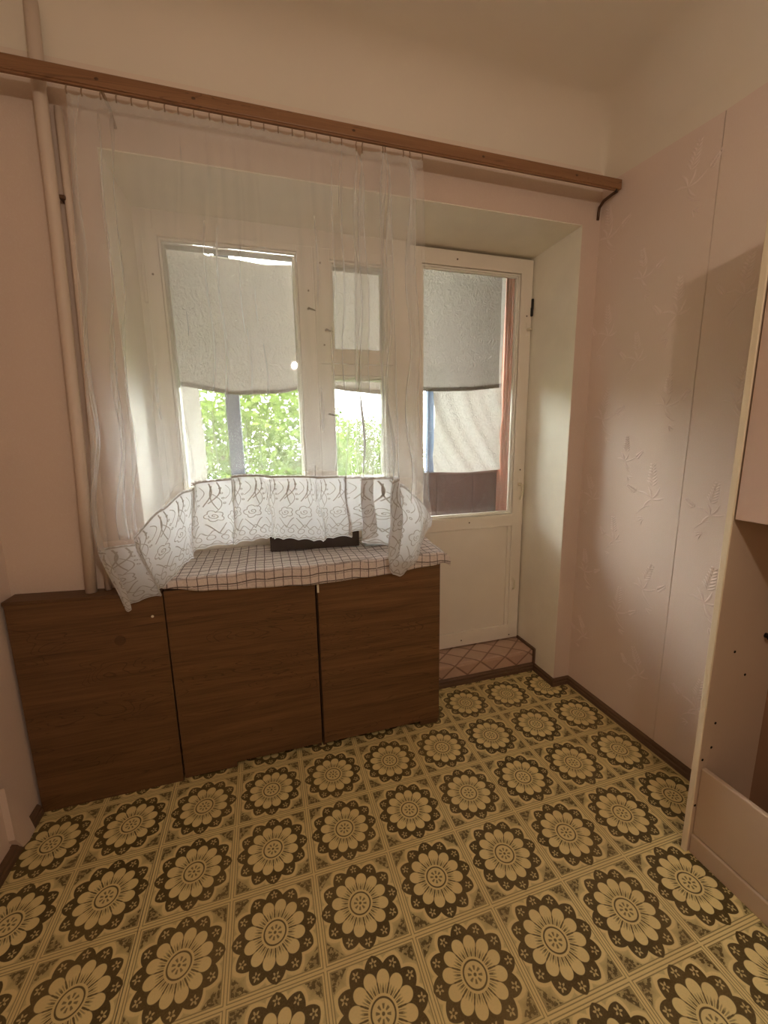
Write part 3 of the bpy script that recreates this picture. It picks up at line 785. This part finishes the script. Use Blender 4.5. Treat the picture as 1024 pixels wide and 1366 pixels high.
# side screen of red-brown corrugated sheet
def corr(u, v): return (BX1+0.03*sin(2*pi*u*16), lerp(OUT, BY+0.05, u), lerp(0.2, 10.6, v))
tag(MB().grid(corr, 256, 1).build('side_screen', 'corr', None, True, 0, False, 0.01), 'red-brown corrugated sheet closing the side of the balcony', 'screen')
tag(box(BX0-0.15, BX0, OUT, BY+0.1, 0.2, 10.6).build('wall_balcony', 'concrete'), 'plain concrete wall closing the other end of the balcony', 'wall', 'structure')
for (xa, xb, lab) in ((-1.03, -0.82, 'blue-grey balcony post beside the hanging white sheet by the corrugated screen'), (-6.62, -6.27, 'blue-grey balcony post before the green tree')):
    p_ = root('balcony_post', ((xa+xb)/2, BY+0.05, 4.52), lab, 'post', None, 'balcony posts')
    MB().box(xa, xb, BY-0.04, BY+0.14, 4.515, 10.6).build('shaft', 'greypost', p_, False, 0.015)
    MB().box(xa-0.05, xb+0.05, BY-0.06, BY+0.16, 4.515, 4.58).build('base_plate', 'greypost', p_, False, 0.01)
tag(box(BX0, BX1, BY-0.02, BY+0.10, 10.46, 10.6).build('top_beam', 'greypost', None, False, 0.01), 'blue-grey beam along the top of the balcony opening', 'beam')

def sheet(x0, x1, z0, z1, y, fold, name, label, grp, flip=1):
    def fn(u, v):
        x = lerp(x0, x1, u); z = lerp(z0, z1, v)
        d = (u if flip > 0 else 1-u)
        k_ = max(0.0, 1-v/0.46)
        q = 2*pi*1.8*(d-0.62*k_**1.7)
        return (x+0.02*sin(v*9), y+fold*(0.5*sin(q)+0.3*sin(2.3*q+1)), z+0.05*sin(u*pi)*(1-v)*-1)
    return tag(MB().grid(fn, 70, 70).build(name, 'sheet', None, True, 0, False), label, 'sheet', None, grp)
sheet(-0.90, BX1-0.06, 4.54, 10.44, BY-0.16, 0.075, 'hanging_sheet', 'white sheet with soft folds hung beside the corrugated balcony screen', 'white sheets on the balcony')
sheet(BX0+0.02, -7.20, 4.54, 10.44, BY-0.14, 0.06, 'hanging_sheet', 'white sheet hung across the balcony end behind the tulle', 'white sheets on the balcony', -1)

YC = 2.98
def blind(x0, x1, top, bot, label, seed):
    def fn(u, v):
        x = lerp(x0, x1, u); zt = interp(top, u); zb = interp(bot, u); z = lerp(zt, zb, v)
        y = YC+0.018*sin(u*7+seed)*v+0.012*sin(u*19+v*5+seed)*(1-v)+0.010*sin(v*13+u*4)
        return (x, y, z)
    r_ = root('cotton_blind', ((x0+x1)/2, YC, min(b for _, b in bot)), label, 'blind', None, 'cotton blinds outside the panes')
    MB().grid(fn, 60, 60).build('cloth', 'blind', r_, True, 0, False)
    MB().grid(lambda u, v: Vector(fn(u, 0.965+v*0.035))+Vector((0, -0.012, 0)), 60, 2).build('hem', 'blind', r_, True, 0, False)
    pts = [fn(q/12, 0.0) for q in range(13)]
    MB().tube([(x0-0.01, 2.64, 9.31), (x0-0.01, YC, pts[0][2])]+pts+[(x1+0.01, YC, pts[-1][2]), (x1+0.01, 2.64, 9.31)], 0.012, 6).build('cord', 'bead', r_)
    return r_
blind(-7.62, -4.78, [(0, 9.28), (0.25, 9.22), (0.38, 9.0), (0.75, 8.93), (0.92, 8.96), (1, 9.20)], [(0, 6.66), (0.12, 6.62), (0.5, 6.46), (0.8, 6.50), (1, 6.64)], 'unbleached cotton cloth hung over the wide window pane', 0.0)
blind(-4.60, -2.98, [(0, 9.27), (0.5, 9.25), (1, 9.28)], [(0, 6.66), (0.5, 6.56), (1, 6.50)], 'unbleached cotton cloth hung over the narrow vent sash', 1.7)
blind(-2.92, -0.225, [(0, 9.29), (0.5, 9.27), (1, 9.29)], [(0, 6.62), (0.35, 6.60), (0.7, 6.63), (1, 6.71)], 'unbleached cotton cloth hung over the balcony door pane', 3.1)

# ------------------------------------------------------------------ outside
tag(box(-60, 60, BY+1.0, 120, -12.6, -12.0).build('ground', 'grass'), 'green lawn below the balcony', 'ground', 'structure')
def tree(cx, cy, cz, rx, rz, n, label, seed):
    rnd = random.Random(seed)
    r_ = root('leafy_tree', (cx, cy, -12), label, 'tree', None, 'trees outside the balcony')
    MB().tube([(cx, cy, -12), (cx+0.3, cy, -4), (cx-0.2, cy, cz)], [0.6, 0.45, 0.2], 10).build('trunk', 'bark', r_, True)
    for i in range(9):
        a = rnd.uniform(0, 2*pi); e_ = rnd.uniform(-0.2, 0.8)
        MB().tube([(cx, cy, cz-2+i*0.25), (cx+rx*0.5*cos(a), cy+rx*0.4*sin(a), cz+rz*0.4*e_), (cx+rx*0.9*cos(a), cy+rx*0.8*sin(a), cz+rz*0.75*e_)], [0.16, 0.10, 0.03], 6).build('branch', 'bark', r_, True)
    mb = MB()
    for i in range(n):
        while True:
            p = Vector((rnd.uniform(-1, 1), rnd.uniform(-1, 1), rnd.uniform(-1, 1)))
            if 0.25 < p.length < 1: break
        p = Vector((cx+p.x*rx, cy+p.y*rx, cz+p.z*rz))
        d = Vector((rnd.uniform(-1, 1), rnd.uniform(-1, 1), rnd.uniform(-0.9, 0.4))).normalized()
        s_ = d.cross(Vector((rnd.uniform(-1, 1), rnd.uniform(-1, 1), rnd.uniform(-1, 1)))).normalized()
        L = rnd.uniform(0.35, 0.62); w_ = L*0.20; b = len(mb.v)
        mb.v += [tuple(p), tuple(p+d*L*0.45+s_*w_), tuple(p+d*L), tuple(p+d*L*0.45-s_*w_)]
        mb.f.append((b, b+1, b+2, b+3))
    o = mb.build('foliage', 'leaf', r_, False, 0, False); o['kind'] = 'stuff'
    return r_
tree(-6.2, 19.0, 3.2, 6.2, 6.8, 15000, 'bright green leafy tree close behind the balcony post', 3)
tree(5.5, 40.0, 2.0, 7.5, 6.2, 14000, 'lower green leafy tree seen under the vent sash', 5)
tree(-19.2, 22.0, 3.0, 6.0, 6.0, 9000, 'green leafy tree behind the sheet at the balcony end', 9)
